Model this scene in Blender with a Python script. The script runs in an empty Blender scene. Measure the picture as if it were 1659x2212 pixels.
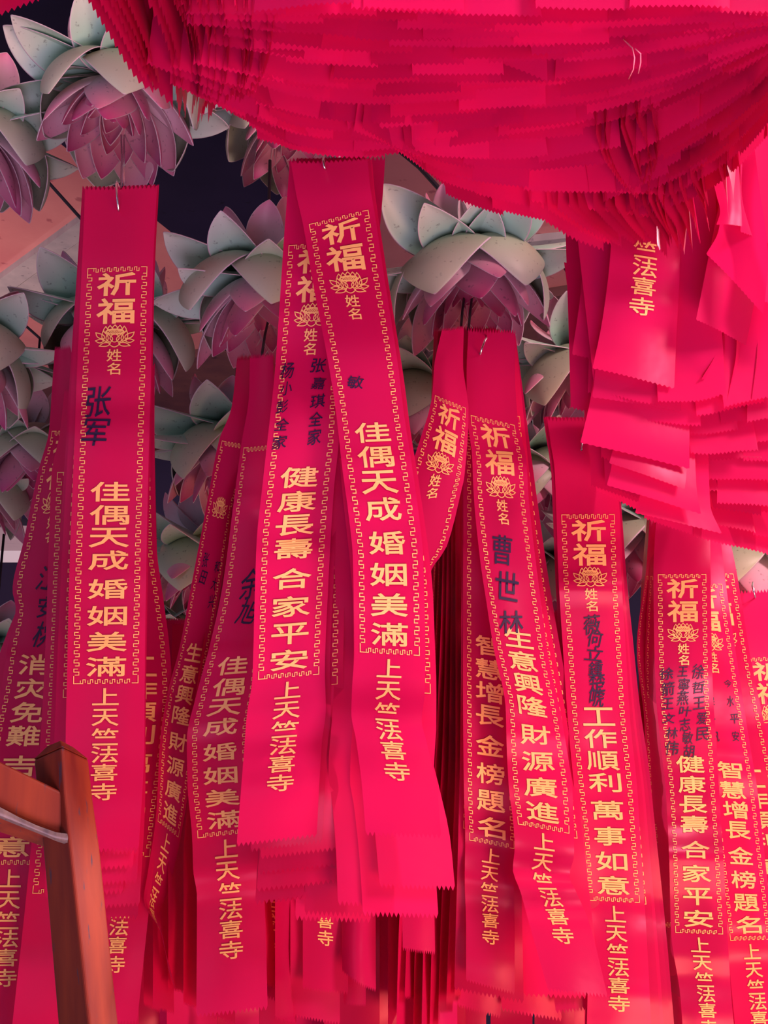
import bpy, bmesh, math, random
from mathutils import Vector, Matrix

S = bpy.context.scene
COL = S.collection
RND = random.Random(11)

# ---------------------------------------------------------------- camera
FPX, IW, IH = 2300.0, 1659.0, 2212.0
PITCH = math.radians(13.0)
CAM = Vector((0.0, 0.0, 1.6))
cd = bpy.data.cameras.new('camera')
cd.sensor_fit = 'HORIZONTAL'; cd.sensor_width = 36.0
cd.lens = FPX / IW * 36.0
cd.clip_start = 0.02; cd.clip_end = 200
cam = bpy.data.objects.new('camera', cd); COL.objects.link(cam)
cam.location = CAM; cam.rotation_euler = (math.pi / 2 + PITCH, 0, 0)
S.camera = cam
FWD = Vector((0, math.cos(PITCH), math.sin(PITCH)))
UPV = Vector((0, -math.sin(PITCH), math.cos(PITCH)))
RGT = Vector((1, 0, 0))

def ray(px, py):
    return FWD + RGT * ((px - IW / 2) / FPX) + UPV * ((IH / 2 - py) / FPX)
def at(px, py, Y):                  # the point of that sight line at distance Y in front
    d = ray(px, py); return CAM + d * (Y / d.y)
def at_z(px, py, z):                # the point of that sight line at height z above the eye
    d = ray(px, py); return CAM + d * (z / d.z)

# ---------------------------------------------------------------- view
S.view_settings.view_transform = 'Standard'
S.view_settings.look = 'None'
S.view_settings.gamma = 1.0
S.view_settings.use_curve_mapping = False
S.view_settings.exposure = -0.22

# ---------------------------------------------------------------- world
W = bpy.data.worlds.new('sky'); S.world = W; W.use_nodes = True
nt = W.node_tree; nt.nodes.clear()
wo = nt.nodes.new('ShaderNodeOutputWorld'); bg = nt.nodes.new('ShaderNodeBackground')
tc = nt.nodes.new('ShaderNodeTexCoord'); sx = nt.nodes.new('ShaderNodeSeparateXYZ')
mr = nt.nodes.new('ShaderNodeMapRange'); cr = nt.nodes.new('ShaderNodeValToRGB')
nt.links.new(tc.outputs['Generated'], sx.inputs[0])
nt.links.new(sx.outputs['Z'], mr.inputs['Value'])
mr.inputs['From Min'].default_value = -1; mr.inputs['From Max'].default_value = 1
nt.links.new(mr.outputs[0], cr.inputs[0]); nt.links.new(cr.outputs[0], bg.inputs[0])
e = cr.color_ramp.elements
# sunlit paving below, dark horizon band added for ribbon sheen, blue sky over the yard
e[0].position = 0.0; e[0].color = (0.20, 0.18, 0.30, 1)
e[1].position = 1.0; e[1].color = (0.34, 0.50, 0.90, 1)
for p_, c_ in ((0.40, (0.40, 0.36, 0.52)), (0.485, (0.80, 0.60, 0.78)), (0.505, (0.16, 0.12, 0.26)), (0.555, (0.20, 0.17, 0.34)), (0.60, (0.62, 0.74, 0.95)), (0.72, (0.46, 0.60, 0.90))):
    x = e.new(p_); x.color = (*c_, 1)
# the sunlit court behind the shrine is far brighter than the sky above the yard in front
my = nt.nodes.new('ShaderNodeMapRange'); my.inputs['From Min'].default_value = 0.86; my.inputs['From Max'].default_value = 0.97
mxw = nt.nodes.new('ShaderNodeMix'); mxw.data_type = 'RGBA'
nt.links.new(sx.outputs['Y'], my.inputs['Value']); nt.links.new(my.outputs[0], mxw.inputs[0])
nt.links.new(cr.outputs[0], mxw.inputs[6]); mxw.inputs[7].default_value = (1.9, 1.15, 1.25, 1)
nt.links.new(mxw.outputs[2], bg.inputs[0])
bg.inputs['Strength'].default_value = 0.5
nt.links.new(bg.outputs[0], wo.inputs[0])

# ---------------------------------------------------------------- lights
def area(name, loc, target, sx_, sy_, power, color, spread=180):
    l = bpy.data.lights.new(name, 'AREA'); l.shape = 'RECTANGLE'
    l.size = sx_; l.size_y = sy_; l.energy = power; l.color = color
    l.spread = math.radians(spread)
    o = bpy.data.objects.new(name, l); COL.objects.link(o)
    o.location = loc
    o.rotation_euler = (Vector(target) - Vector(loc)).to_track_quat('-Z', 'Y').to_euler()
    return o
# unseen area lamps added to light the ribbons, flowers and ceiling
area('right_key', (1.30, -0.25, 2.70), (0.30, 1.05, 1.75), 0.45, 0.45, 52, (1.0, 0.62, 0.62))  # added key lamp, stands in for daylight from the right
area('overhead_fill', (0.15, 0.05, 1.0), (0.12, 0.72, 2.15), 0.9, 0.6, 5.5, (1.0, 0.64, 0.95), 80)  # added lamp beneath the overhead ribbons to brighten their hems
area('warm_low_fill', (0.85, 0.15, 0.68), (0.40, 1.25, 1.30), 0.7, 0.5, 18, (1.0, 0.45, 0.24), 130)  # added low lamp, stands in for warm bounce on the lower ribbons
area('blue_left_fill', (-1.9, -1.6, 2.0), (-0.2, 1.2, 1.7), 2.0, 2.2, 11, (0.48, 0.70, 1.0))  # added unseen lamp, a bluish fill from the left
area('ceiling_fill', (-1.5, 2.6, 2.25), (-0.9, 3.2, 2.95), 0.4, 0.4, 7, (1.0, 0.56, 0.48))  # added unseen warm lamp that lightens the ceiling boards
sd = bpy.data.lights.new('sun', 'SUN'); sd.energy = 6.0; sd.angle = math.radians(3); sd.color = (1.0, 0.72, 0.76)
so = bpy.data.objects.new('sun', sd); COL.objects.link(so)
so.rotation_euler = Vector((-0.86, -0.36, -0.42)).to_track_quat('-Z', 'Y').to_euler()

# ---------------------------------------------------------------- materials
MATS = {}
def newmat(name):
    m = bpy.data.materials.new(name); m.use_nodes = True
    n = m.node_tree; n.nodes.clear()
    return m, n, n.nodes.new('ShaderNodeOutputMaterial')
def principled(name, col, rough=0.5, metal=0.0, spec=0.5, coat=0.0):
    m, n, out = newmat(name)
    b = n.nodes.new('ShaderNodeBsdfPrincipled')
    b.inputs['Base Color'].default_value = (*col, 1); b.inputs['Roughness'].default_value = rough
    b.inputs['Metallic'].default_value = metal; b.inputs['Specular IOR Level'].default_value = spec
    b.inputs['Coat Weight'].default_value = coat
    n.links.new(b.outputs[0], out.inputs[0]); MATS[name] = m
    return m, n, b, out

def satin(name, col, trans, rough=0.30):
    m, n, b, out = principled(name, col, rough, 0, 0.42)
    b.inputs['Specular Tint'].default_value = (1.0, 0.42, 0.62, 1)
    tr = n.nodes.new('ShaderNodeBsdfTranslucent'); tr.inputs[0].default_value = (*trans, 1)
    mx = n.nodes.new('ShaderNodeMixShader'); mx.inputs[0].default_value = 0.33
    n.links.new(b.outputs[0], mx.inputs[1]); n.links.new(tr.outputs[0], mx.inputs[2]); n.links.new(mx.outputs[0], out.inputs[0])
    tcn = n.nodes.new('ShaderNodeTexCoord'); no = n.nodes.new('ShaderNodeTexNoise')
    no.inputs['Scale'].default_value = 14; no.inputs['Detail'].default_value = 3
    bp = n.nodes.new('ShaderNodeBump'); bp.inputs['Strength'].default_value = 0.12; bp.inputs['Distance'].default_value = 0.01
    n.links.new(tcn.outputs['Object'], no.inputs['Vector']); n.links.new(no.outputs[0], bp.inputs['Height'])
    n.links.new(bp.outputs[0], b.inputs['Normal'])
    oi = n.nodes.new('ShaderNodeObjectInfo')          # dye lots differ a little from ribbon to ribbon
    for node, inp, c in ((b, 'Base Color', col), (tr, 'Color', trans)):
        mm = n.nodes.new('ShaderNodeMix'); mm.data_type = 'RGBA'
        mm.inputs[6].default_value = (c[0] * .74, c[1], c[2] * .80, 1); mm.inputs[7].default_value = (c[0] * 1.1, c[1] * 1.6, c[2] * 1.08, 1)
        n.links.new(oi.outputs['Random'], mm.inputs[0]); n.links.new(mm.outputs[2], node.inputs[inp])
    return m
satin('red_satin', (0.60, 0.005, 0.110), (0.95, 0.010, 0.125))
principled('gold_print', (0.88, 0.50, 0.18), 0.45, 0.0, 0.4)
principled('pale_thread', (0.80, 0.22, 0.30), 0.6)
principled('black_ink', (0.016, 0.006, 0.045), 0.5, 0, 0.3)
principled('steel_wire', (0.75, 0.72, 0.78), 0.22, 1.0)
principled('black_cable', (0.012, 0.010, 0.02), 0.5)
principled('petal_rim', (0.58, 0.50, 0.55), 0.5)

def petal_mat(name, base, mid, tip, dirt, mix=0.25):
    m, n, b, out = principled(name, mid, 0.42, 0, 0.45)
    uv = n.nodes.new('ShaderNodeUVMap'); uv.uv_map = 'petal'
    s = n.nodes.new('ShaderNodeSeparateXYZ'); r = n.nodes.new('ShaderNodeValToRGB')
    n.links.new(uv.outputs[0], s.inputs[0]); n.links.new(s.outputs['Y'], r.inputs[0])
    el = r.color_ramp.elements
    el[0].position = 0.05; el[0].color = (*base, 1); el[1].position = 0.97; el[1].color = (*tip, 1)
    k = el.new(0.55); k.color = (*mid, 1)
    tcn = n.nodes.new('ShaderNodeTexCoord')
    no = n.nodes.new('ShaderNodeTexNoise'); no.inputs['Scale'].default_value = 150; no.inputs['Detail'].default_value = 6
    r2 = n.nodes.new('ShaderNodeValToRGB'); r2.color_ramp.elements[0].position = 0.62; r2.color_ramp.elements[1].position = 0.70
    n.links.new(tcn.outputs['Object'], no.inputs['Vector']); n.links.new(no.outputs[0], r2.inputs[0])
    n2 = n.nodes.new('ShaderNodeTexNoise'); n2.inputs['Scale'].default_value = 12; n2.inputs['Detail'].default_value = 2
    n.links.new(tcn.outputs['Object'], n2.inputs['Vector'])
    mu = n.nodes.new('ShaderNodeMath'); mu.operation = 'MULTIPLY'; n.links.new(r2.outputs[0], mu.inputs[0]); n.links.new(n2.outputs[0], mu.inputs[1])
    mm = n.nodes.new('ShaderNodeMix'); mm.data_type = 'RGBA'
    n.links.new(mu.outputs[0], mm.inputs[0]); n.links.new(r.outputs[0], mm.inputs[6]); mm.inputs[7].default_value = (*dirt, 1)
    n.links.new(mm.outputs[2], b.inputs['Base Color'])
    return m
petal_mat('green_petal', (0.17, 0.34, 0.28), (0.36, 0.62, 0.50), (0.56, 0.62, 0.54), (0.06, 0.08, 0.07))
petal_mat('olive_petal', (0.24, 0.31, 0.21), (0.34, 0.40, 0.28), (0.48, 0.55, 0.42), (0.07, 0.08, 0.07))
petal_mat('pink_petal', (0.74, 0.50, 0.62), (0.72, 0.36, 0.50), (0.52, 0.06, 0.22), (0.16, 0.07, 0.12))
petal_mat('lilac_petal', (0.66, 0.58, 0.66), (0.74, 0.52, 0.60), (0.66, 0.22, 0.36), (0.14, 0.09, 0.12))
principled('lotus_heart', (0.42, 0.24, 0.36), 0.5)

def wood(name, c1, c2, c3, rough, scale=(18, 18, 1.6), coat=0.3):
    m, n, b, out = principled(name, c1, rough, 0, 0.5, coat)
    b.inputs['Coat Roughness'].default_value = 0.15; b.inputs['Specular IOR Level'].default_value = 0.22
    tcn = n.nodes.new('ShaderNodeTexCoord'); mp = n.nodes.new('ShaderNodeMapping'); mp.inputs['Scale'].default_value = scale
    no = n.nodes.new('ShaderNodeTexNoise'); no.inputs['Scale'].default_value = 3; no.inputs['Detail'].default_value = 6
    r = n.nodes.new('ShaderNodeValToRGB'); el = r.color_ramp.elements
    el[0].position = .3; el[0].color = (*c1, 1); el[1].position = .7; el[1].color = (*c2, 1)
    no2 = n.nodes.new('ShaderNodeTexNoise'); no2.inputs['Scale'].default_value = 9; no2.inputs['Detail'].default_value = 3
    r2 = n.nodes.new('ShaderNodeValToRGB'); r2.color_ramp.elements[0].position = .66; r2.color_ramp.elements[1].position = .70
    n.links.new(tcn.outputs['Object'], mp.inputs[0]); n.links.new(mp.outputs[0], no.inputs['Vector']); n.links.new(mp.outputs[0], no2.inputs['Vector'])
    n.links.new(no.outputs[0], r.inputs[0]); n.links.new(no2.outputs[0], r2.inputs[0])
    mm = n.nodes.new('ShaderNodeMix'); mm.data_type = 'RGBA'
    n.links.new(r2.outputs[0], mm.inputs[0]); n.links.new(r.outputs[0], mm.inputs[6]); mm.inputs[7].default_value = (*c3, 1)
    n.links.new(mm.outputs[2], b.inputs['Base Color'])
    return m
wood('red_varnished_wood', (0.12, 0.012, 0.009), (0.23, 0.034, 0.012), (0.07, 0.03, 0.045), 0.5, coat=.0)
wood('worn_edge_wood', (0.07, 0.055, 0.07), (0.20, 0.14, 0.13), (0.03, 0.025, 0.035), 0.6, (40, 40, 12))
wood('red_lacquer_board', (0.62, 0.24, 0.26), (0.72, 0.32, 0.32), (0.46, 0.16, 0.19), 0.16, (2, 2, 2), 0.6)
wood('grey_batten_wood', (0.34, 0.36, 0.40), (0.46, 0.47, 0.50), (0.25, 0.26, 0.30), 0.7, (6, 6, 2), 0)
wood('brown_timber', (0.12, 0.055, 0.07), (0.20, 0.09, 0.09), (0.06, 0.03, 0.05), 0.6, (3, 3, 3), 0)
wood('dark_timber', (0.012, 0.011, 0.045), (0.018, 0.015, 0.055), (0.009, 0.008, 0.03), 0.7, (3, 3, 3), 0)
principled('dark_plaster', (0.022, 0.018, 0.07), 0.8)
principled('stone_paving', (0.42, 0.36, 0.36), 0.8)

# ---------------------------------------------------------------- object helpers
def mesh_obj(name, verts, faces, mats, parent=None, smooth=True, uvs=None, mat_idx=None):
    me = bpy.data.meshes.new(name); me.from_pydata([tuple(v) for v in verts], [], faces)
    for m in (mats if isinstance(mats, (list, tuple)) else [mats]): me.materials.append(MATS[m])
    if mat_idx: me.polygons.foreach_set('material_index', mat_idx)
    me.polygons.foreach_set('use_smooth', [smooth] * len(me.polygons))
    if uvs:
        l = me.uv_layers.new(name='petal')
        for lp in me.loops: l.data[lp.index].uv = uvs[lp.vertex_index]
    me.update()
    o = bpy.data.objects.new(name, me); COL.objects.link(o)
    if parent is not None: o.parent = parent
    return o
def tag(o, label, cat, group=None, kind=None):
    o['label'] = label; o['category'] = cat
    if group: o['group'] = group
    if kind: o['kind'] = kind
    return o
def recenter(o, p):                 # put a mesh object's origin at the world point p
    p = Vector(p)
    o.data.transform(Matrix.Translation(-p)); o.location = p
    return o
def tube(name, pts, r, mat, parent=None, n=8):
    pts = [Vector(p) for p in pts]; V = []; F = []
    for i, p in enumerate(pts):
        t = (pts[min(i + 1, len(pts) - 1)] - pts[max(i - 1, 0)]).normalized()
        a = t.orthogonal().normalized() if i == 0 else (a - t * a.dot(t)).normalized()
        b = t.cross(a)
        for k in range(n):
            q = 2 * math.pi * k / n; V.append(p + (a * math.cos(q) + b * math.sin(q)) * r)
    for i in range(len(pts) - 1):
        for k in range(n):
            F.append((i * n + k, i * n + (k + 1) % n, (i + 1) * n + (k + 1) % n, (i + 1) * n + k))
    F.append(tuple(range(n))[::-1]); F.append(tuple((len(pts) - 1) * n + k for k in range(n)))
    return mesh_obj(name, V, F, mat, parent)
def catmull(xs, ys, x):
    n = len(xs)
    if x <= xs[0]:
        return ys[0] + (ys[1] - ys[0]) / (xs[1] - xs[0]) * (x - xs[0])
    if x >= xs[-1]:
        return ys[-1] + (ys[-1] - ys[-2]) / (xs[-1] - xs[-2]) * (x - xs[-1])
    i = max(k for k in range(n - 1) if xs[k] <= x)
    h = xs[i + 1] - xs[i]; t = (x - xs[i]) / h
    def sl(k):
        if k == 0: return (ys[1] - ys[0]) / (xs[1] - xs[0])
        if k == n - 1: return (ys[-1] - ys[-2]) / (xs[-1] - xs[-2])
        a = (ys[k] - ys[k - 1]) / (xs[k] - xs[k - 1]); b = (ys[k + 1] - ys[k]) / (xs[k + 1] - xs[k])
        if a * b <= 0: return 0.0
        return 2 * a * b / (a + b)
    m0, m1 = sl(i) * h, sl(i + 1) * h
    return (2*t**3 - 3*t*t + 1) * ys[i] + (t**3 - 2*t*t + t) * m0 + (-2*t**3 + 3*t*t) * ys[i+1] + (t**3 - t*t) * m1

# ---------------------------------------------------------------- the setting: timber roof, rear wall, paving
RZ = 1.35                           # height of the boarded ceiling above the eye
def slab(name, pix, z, h, mat, kind=None):   # a board whose underside is at height z, seen from below
    bot = [at_z(px, py, z) for px, py in pix]; n = len(bot)
    V = bot + [p + Vector((0, 0, h)) for p in bot]
    F = [tuple(range(n)), tuple(range(2 * n - 1, n - 1, -1))] + [(k, k + n, (k + 1) % n + n, (k + 1) % n) for k in range(n)]
    o = mesh_obj(name, V, F, mat, None, False)
    bm = bmesh.new(); bm.from_mesh(o.data); bmesh.ops.recalc_face_normals(bm, faces=bm.faces); bm.to_mesh(o.data); bm.free()
    o['kind'] = 'structure'
    return o
def box(name, lo, hi, mat):
    (a, b, c), (d, e_, f) = lo, hi
    V = [(a,b,c),(d,b,c),(d,e_,c),(a,e_,c),(a,b,f),(d,b,f),(d,e_,f),(a,e_,f)]
    F = [(3,2,1,0),(4,5,6,7),(0,1,5,4),(1,2,6,5),(2,3,7,6),(3,0,4,7)]
    o = mesh_obj(name, V, F, mat, None, False); o['kind'] = 'structure'
    return o
box('floor', (-6, -3, -0.1), (6, 7.0, 0.0), 'stone_paving')
box('ceiling', (-4.5, -0.9, CAM.z + RZ), (1.9, 7.0, CAM.z + RZ + 0.08), 'red_lacquer_board')  # unseen front overhang and right edge shaped to block sky and sun
YW = 4.6
def wall_px(name, x0, x1, y0, y1, mat='dark_plaster'):
    a = at(x0, y0, YW); b = at(x1, y1, YW)
    return box(name, (a.x, YW, b.z), (b.x, YW + 0.15, a.z), mat)
# rear wall with two slots to the bright court behind
wall_px('wall_rear', -900, 2600, 700, 1120)
w_ = wall_px('wall_rear_lower', -900, 2600, 1215, 2700)
wall_px('wall_rear_pier', 62, 347, 1120, 1215); wall_px('wall_rear_bay', 378, 2600, 1120, 1215)
# boards and beams under the ceiling
slab('trim_1', [(-700, -354 + 0), (-40, 174), (430, 550), (690, 758), (760, 700), (720, 225), (400, -40), (-100, -460)], RZ - 0.14, 0.14, 'dark_timber')
slab('trim_2', [(-120, 690), (-120, 733), (215, 490), (215, 447)], RZ - 0.02, 0.02, 'grey_batten_wood')
slab('trim_3', [(-120, 735), (-120, 792), (240, 530), (215, 490)], RZ - 0.015, 0.015, 'grey_batten_wood')
slab('trim_4', [(60, 880), (60, 905), (620, 735), (620, 715)], RZ - 0.02, 0.02, 'grey_batten_wood')
slab('trim_5', [(-260, 905), (640, 730), (1700, 560), (1900, 930), (-300, 1010)], RZ - 0.03, 0.03, 'brown_timber')
slab('trim_6', [(1090, 528), (1090, 546), (1420, 508), (1420, 494)], RZ - 0.02, 0.02, 'grey_batten_wood')

# ---------------------------------------------------------------- lettering, drawn flat in ribbon units (u across, w along, in ribbon widths)
GL = {}
def glyph(ch):
    if ch in GL: return GL[ch]
    c = bpy.data.curves.new('glyph', 'FONT'); c.body = ch; c.resolution_u = 2; c.fill_mode = 'FRONT'
    o = bpy.data.objects.new('glyph', c); COL.objects.link(o)
    dg = bpy.context.evaluated_depsgraph_get(); me = bpy.data.meshes.new_from_object(o.evaluated_get(dg))
    bm = bmesh.new(); bm.from_mesh(me)
    bmesh.ops.remove_doubles(bm, verts=bm.verts, dist=1e-5)
    xs = [v.co.x for v in bm.verts]; ys = [v.co.y for v in bm.verts]
    x0, x1, y0, y1 = min(xs), max(xs), min(ys), max(ys)
    sy = max(y1 - y0, .35)
    for v in bm.verts:
        v.co.x = (v.co.x - (x0 + x1) / 2) / max(x1 - x0, .3); v.co.y = (v.co.y - (y0 + y1) / 2) / sy; v.co.z = 0
    ed = [(tuple(q.co.xy for q in e_.verts)) for e_ in bm.edges if len(e_.link_faces) == 1]
    ed = [((a.x, a.y), (b.x, b.y)) for a, b in ed]
    bmesh.ops.triangulate(bm, faces=bm.faces[:])
    for k in range(1, 8):
        bmesh.ops.bisect_plane(bm, geom=bm.verts[:] + bm.edges[:] + bm.faces[:], dist=1e-6, plane_co=(0, -0.5 + k / 8 + .0037, 0), plane_no=(0, 1, 0))
    bm.verts.index_update()
    r = ([(v.co.x, v.co.y) for v in bm.verts], [tuple(v.index for v in f.verts) for f in bm.faces], ed)
    bm.free(); bpy.data.objects.remove(o); bpy.data.curves.remove(c); bpy.data.meshes.remove(me)
    GL[ch] = r
    return r

UNIT = 160.0                        # pixels per ribbon width in the flat layout
LEN = 1433.0 / UNIT                 # ribbon length in ribbon widths
class Flat:
    def __init__(s): s.v = []; s.f = []
    def char(s, ch, cu, cw, w, h, bold=0.012, rot=0.0, shear=0.0):
        V, F, E = glyph(ch); b = len(s.v); c, q = math.cos(rot), math.sin(rot)
        def T(x, y):
            X, Y = (x + shear * y) * w, -y * h
            return (cu + X * c - Y * q, cw + X * q + Y * c)
        s.v += [T(*p) for p in V]; s.f += [tuple(i + b for i in f) for f in F]
        if bold > 0:                # brush weight: a stroke of that half width along the outline
            for p0, p1 in E: s.line([T(*p0), T(*p1)], bold * w)
    def line(s, pts, r):
        P = []
        for i in range(len(pts) - 1):
            (x0, y0), (x1, y1) = pts[i], pts[i + 1]; d = math.hypot(x1 - x0, y1 - y0)
            k = max(1, int(d / 0.12))
            P += [(x0 + (x1 - x0) * j / k, y0 + (y1 - y0) * j / k) for j in range(k)]
        P.append(pts[-1])
        for i in range(len(P) - 1):
            (x0, y0), (x1, y1) = P[i], P[i + 1]; d = math.hypot(x1 - x0, y1 - y0) or 1
            tx, ty = (x1 - x0) / d * r, (y1 - y0) / d * r; b = len(s.v)
            s.v += [(x0 - ty - tx, y0 + tx - ty), (x0 + ty - tx, y0 - tx - ty), (x1 + ty + tx, y1 - tx + ty), (x1 - ty + tx, y1 + tx + ty)]
            s.f.append((b, b + 1, b + 2, b + 3))

FT, FB = (578 - 405) / UNIT, (1476 - 405) / UNIT       # meander frame, top and bottom
U0, U1 = 0.085, 0.915
def border_flat():
    F = Flat(); bw = 0.064; r = 0.0050; keyp = [(0.05, .72), (0.05, 0), (0.38, 0), (0.38, 1), (0.71, 1), (0.71, 0.28)]
    n = 44; L = (FB - FT - 0.16) / n
    for k in range(n):
        t0 = FT + 0.08 + k * L
        F.line([(U0 + bw * q, t0 + p * L) for p, q in keyp], r)
        F.line([(U1 - bw * q, t0 + p * L) for p, q in keyp], r)
    n = 7; L = (U1 - U0 - 0.16) / n
    for k in range(n):
        t0 = U0 + 0.08 + k * L
        F.line([(t0 + p * L, FT + bw * q * .8) for p, q in keyp], r)
        F.line([(t0 + p * L, FB - bw * q * .8) for p, q in keyp], r)
    for w0, sg in ((FT, 1), (FB, -1)):
        F.line([(U0 + .075, w0), (U0, w0), (U0, w0 + sg * .1)], r); F.line([(U1 - .075, w0), (U1, w0), (U1, w0 + sg * .1)], r)
    return F
BORDER = border_flat()
def lotus_flat():
    F = Flat(); cx, cy = 0.5, (727 - 405) / UNIT; sx_, sy_ = 0.262, 0.145; r = 0.0062
    def P(x, y): return (cx + x * sx_, cy + y * sy_)
    def petal(bx, by, tx, ty, wdt, bow=0.0):
        dx, dy = tx - bx, ty - by; d = math.hypot(dx, dy); nx, ny = -dy / d, dx / d
        for sg in (-1, 1):
            F.line([P(bx + dx * s + nx * sg * wdt * math.sin(math.pi * s ** .8) * (1 + bow * s), by + dy * s + ny * sg * wdt * math.sin(math.pi * s ** .8)) for s in [k / 8 for k in range(9)]], r)
    F.line([P(.24 * math.sin(a) * (1 - .25 * max(0, -math.cos(a))), .2 - .38 * math.cos(a) if math.cos(a) > 0 else .2 - .34 * math.cos(a)) for a in [2 * math.pi * k / 20 for k in range(21)]], r)
    for sg in (-1, 1):
        petal(sg * .20, .55, sg * .38, -.22, .17); petal(sg * .42, .5, sg * .62, -.50, .16)
        petal(sg * .55, .22, sg * 1.0, -.38, .17); petal(sg * .58, .45, sg * 1.0, .38, .17)
        petal(sg * .22, .66, sg * .80, .88, .17)
        petal(sg * .5, -.35, sg * .48, -.92, .10); petal(sg * .25, -.5, sg * .26, -1.0, .11)
    petal(0, -.55, 0, -1.05, .12)
    F.line([P(-.28 + .56 * k / 8, .72 + .28 * math.sin(math.pi * k / 8)) for k in range(9)], r)
    F.line([P(.46 * math.cos(a), -.42 + .23 * math.sin(a)) for a in [2 * math.pi * k / 20 for k in range(21)]], r * 1.5)
    for j in range(4):
        for i in range(7):
            x = -.36 + i * .12 + (j % 2) * .06; y = -.55 + j * .09
            if (x / .42) ** 2 + ((y + .42) / .2) ** 2 < 1: F.line([P(x, y), P(x + .045, y)], r * .9)
    return F
EMBLEM = lotus_flat()
MSG_Y = (1062, 1112, 1161, 1210, 1272, 1330, 1386, 1440)
END_Y = (1505, 1550, 1592, 1630, 1669, 1711)
def letters_flat(msg, head=True, foot=True):
    F = Flat()
    if head:
        for ch, y, w, h in (('祈', 614, 84, 47), ('福', 672, 82, 53), ('姓', 768, 31, 26), ('名', 797, 28, 25)):
            if head is True or ch in head: F.char(ch, .5, (y - 405) / UNIT, w / UNIT, h / UNIT, 0.016 if w > 50 else 0.012)
    if msg:
        for ch, y in zip(msg, MSG_Y): F.char(ch, .5, (y - 405) / UNIT, 81 / UNIT, 41 / UNIT, 0.010)
    if foot:
        for ch, y in zip('上天竺法喜寺', END_Y): F.char(ch, .5, (y - 405) / UNIT, 54 / UNIT, 36 / UNIT, 0.008)
    return F
def hand_flat(spec, seed):          # columns of pen writing: (u, first y, step, size, text)
    F = Flat(); r = random.Random(seed)
    for u, y0, st, sz, txt in spec:
        for k, ch in enumerate(txt):
            F.char(ch, u + r.uniform(-.02, .02), (y0 + st * k - 405) / UNIT, sz / UNIT * r.uniform(.85, 1.15), sz / UNIT * r.uniform(.75, 1.1), 0.007, r.uniform(-.15, .12), 0.18)
    return F

# ---------------------------------------------------------------- ribbons
TEETH = 17
class Path:
    """Edge-to-edge course of a hanging ribbon: stations (xl, yl, xr, yr) with anchors (v, y) along it."""
    def __init__(s, st, anchors, Y, yaw=0.0, seed=0, wave=1.0, curl=0.0, lean=0.0, yaws=None, folds=()):
        s.st = st; s.av = [a[0] for a in anchors]; s.ay = [a[1] for a in anchors]
        s.Y = Y; s.yaw = yaw; s.curl = curl; s.lean = lean; s.folds = folds
        r = random.Random(seed * 7 + 3)
        s.w = [(wave * r.uniform(.0034, .0056), r.uniform(2.6, 4.2), r.uniform(0, 6.28)), (wave * r.uniform(.0008, .0018), r.uniform(5, 8), r.uniform(0, 6.28))]
        s.tv = [s.v_of((a[1] + a[3]) / 2) for a in st]
        s.yaws = yaws; s.ref = None; s.kick = 0.0
        s.folds = tuple(folds) + tuple((r.uniform(.12, .9), r.choice((-1, 1)) * r.uniform(.0018, .0042) * min(wave, 1), r.uniform(.014, .030)) for _ in range(4))
    def v_of(s, y):
        A, B = s.ay, s.av
        i = 0
        while i < len(A) - 2 and y > A[i + 1]: i += 1
        return B[i] + (B[i + 1] - B[i]) * (y - A[i]) / (A[i + 1] - A[i])
    def edges(s, v):
        return [catmull(s.tv, [a[k] for a in s.st], v) for k in range(4)]
    def pos(s, u, v, off=0.0):
        xl, yl, xr, yr = s.edges(v)
        g = s; vw = v
        if s.ref: g = s.ref; vw = min(g.v_of((yl + yr) / 2), 1.08)
        wv = sum(a * math.sin(f * 6.283 * vw + p) for a, f, p in g.w) * min(1, 4 * max(vw, 0) + .2)
        for v0, amp, wd in g.folds: wv -= amp * math.exp(-((vw - v0) / wd) ** 2)
        Y = s.Y + s.lean * v + wv - off - s.kick * max(0.0, (v - .78) / .22) ** 1.3
        yw = s.yaw if s.yaws is None else catmull(s.tv, s.yaws, v)
        a = at(xl, yl, Y); b = at(xr, yr, Y + yw)
        p = a + (b - a) * u
        p.y -= s.curl * 4 * u * (1 - u) - 0.0012 * math.sin(9 * v + 5 * u)
        return p
PATHS = {}
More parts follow.
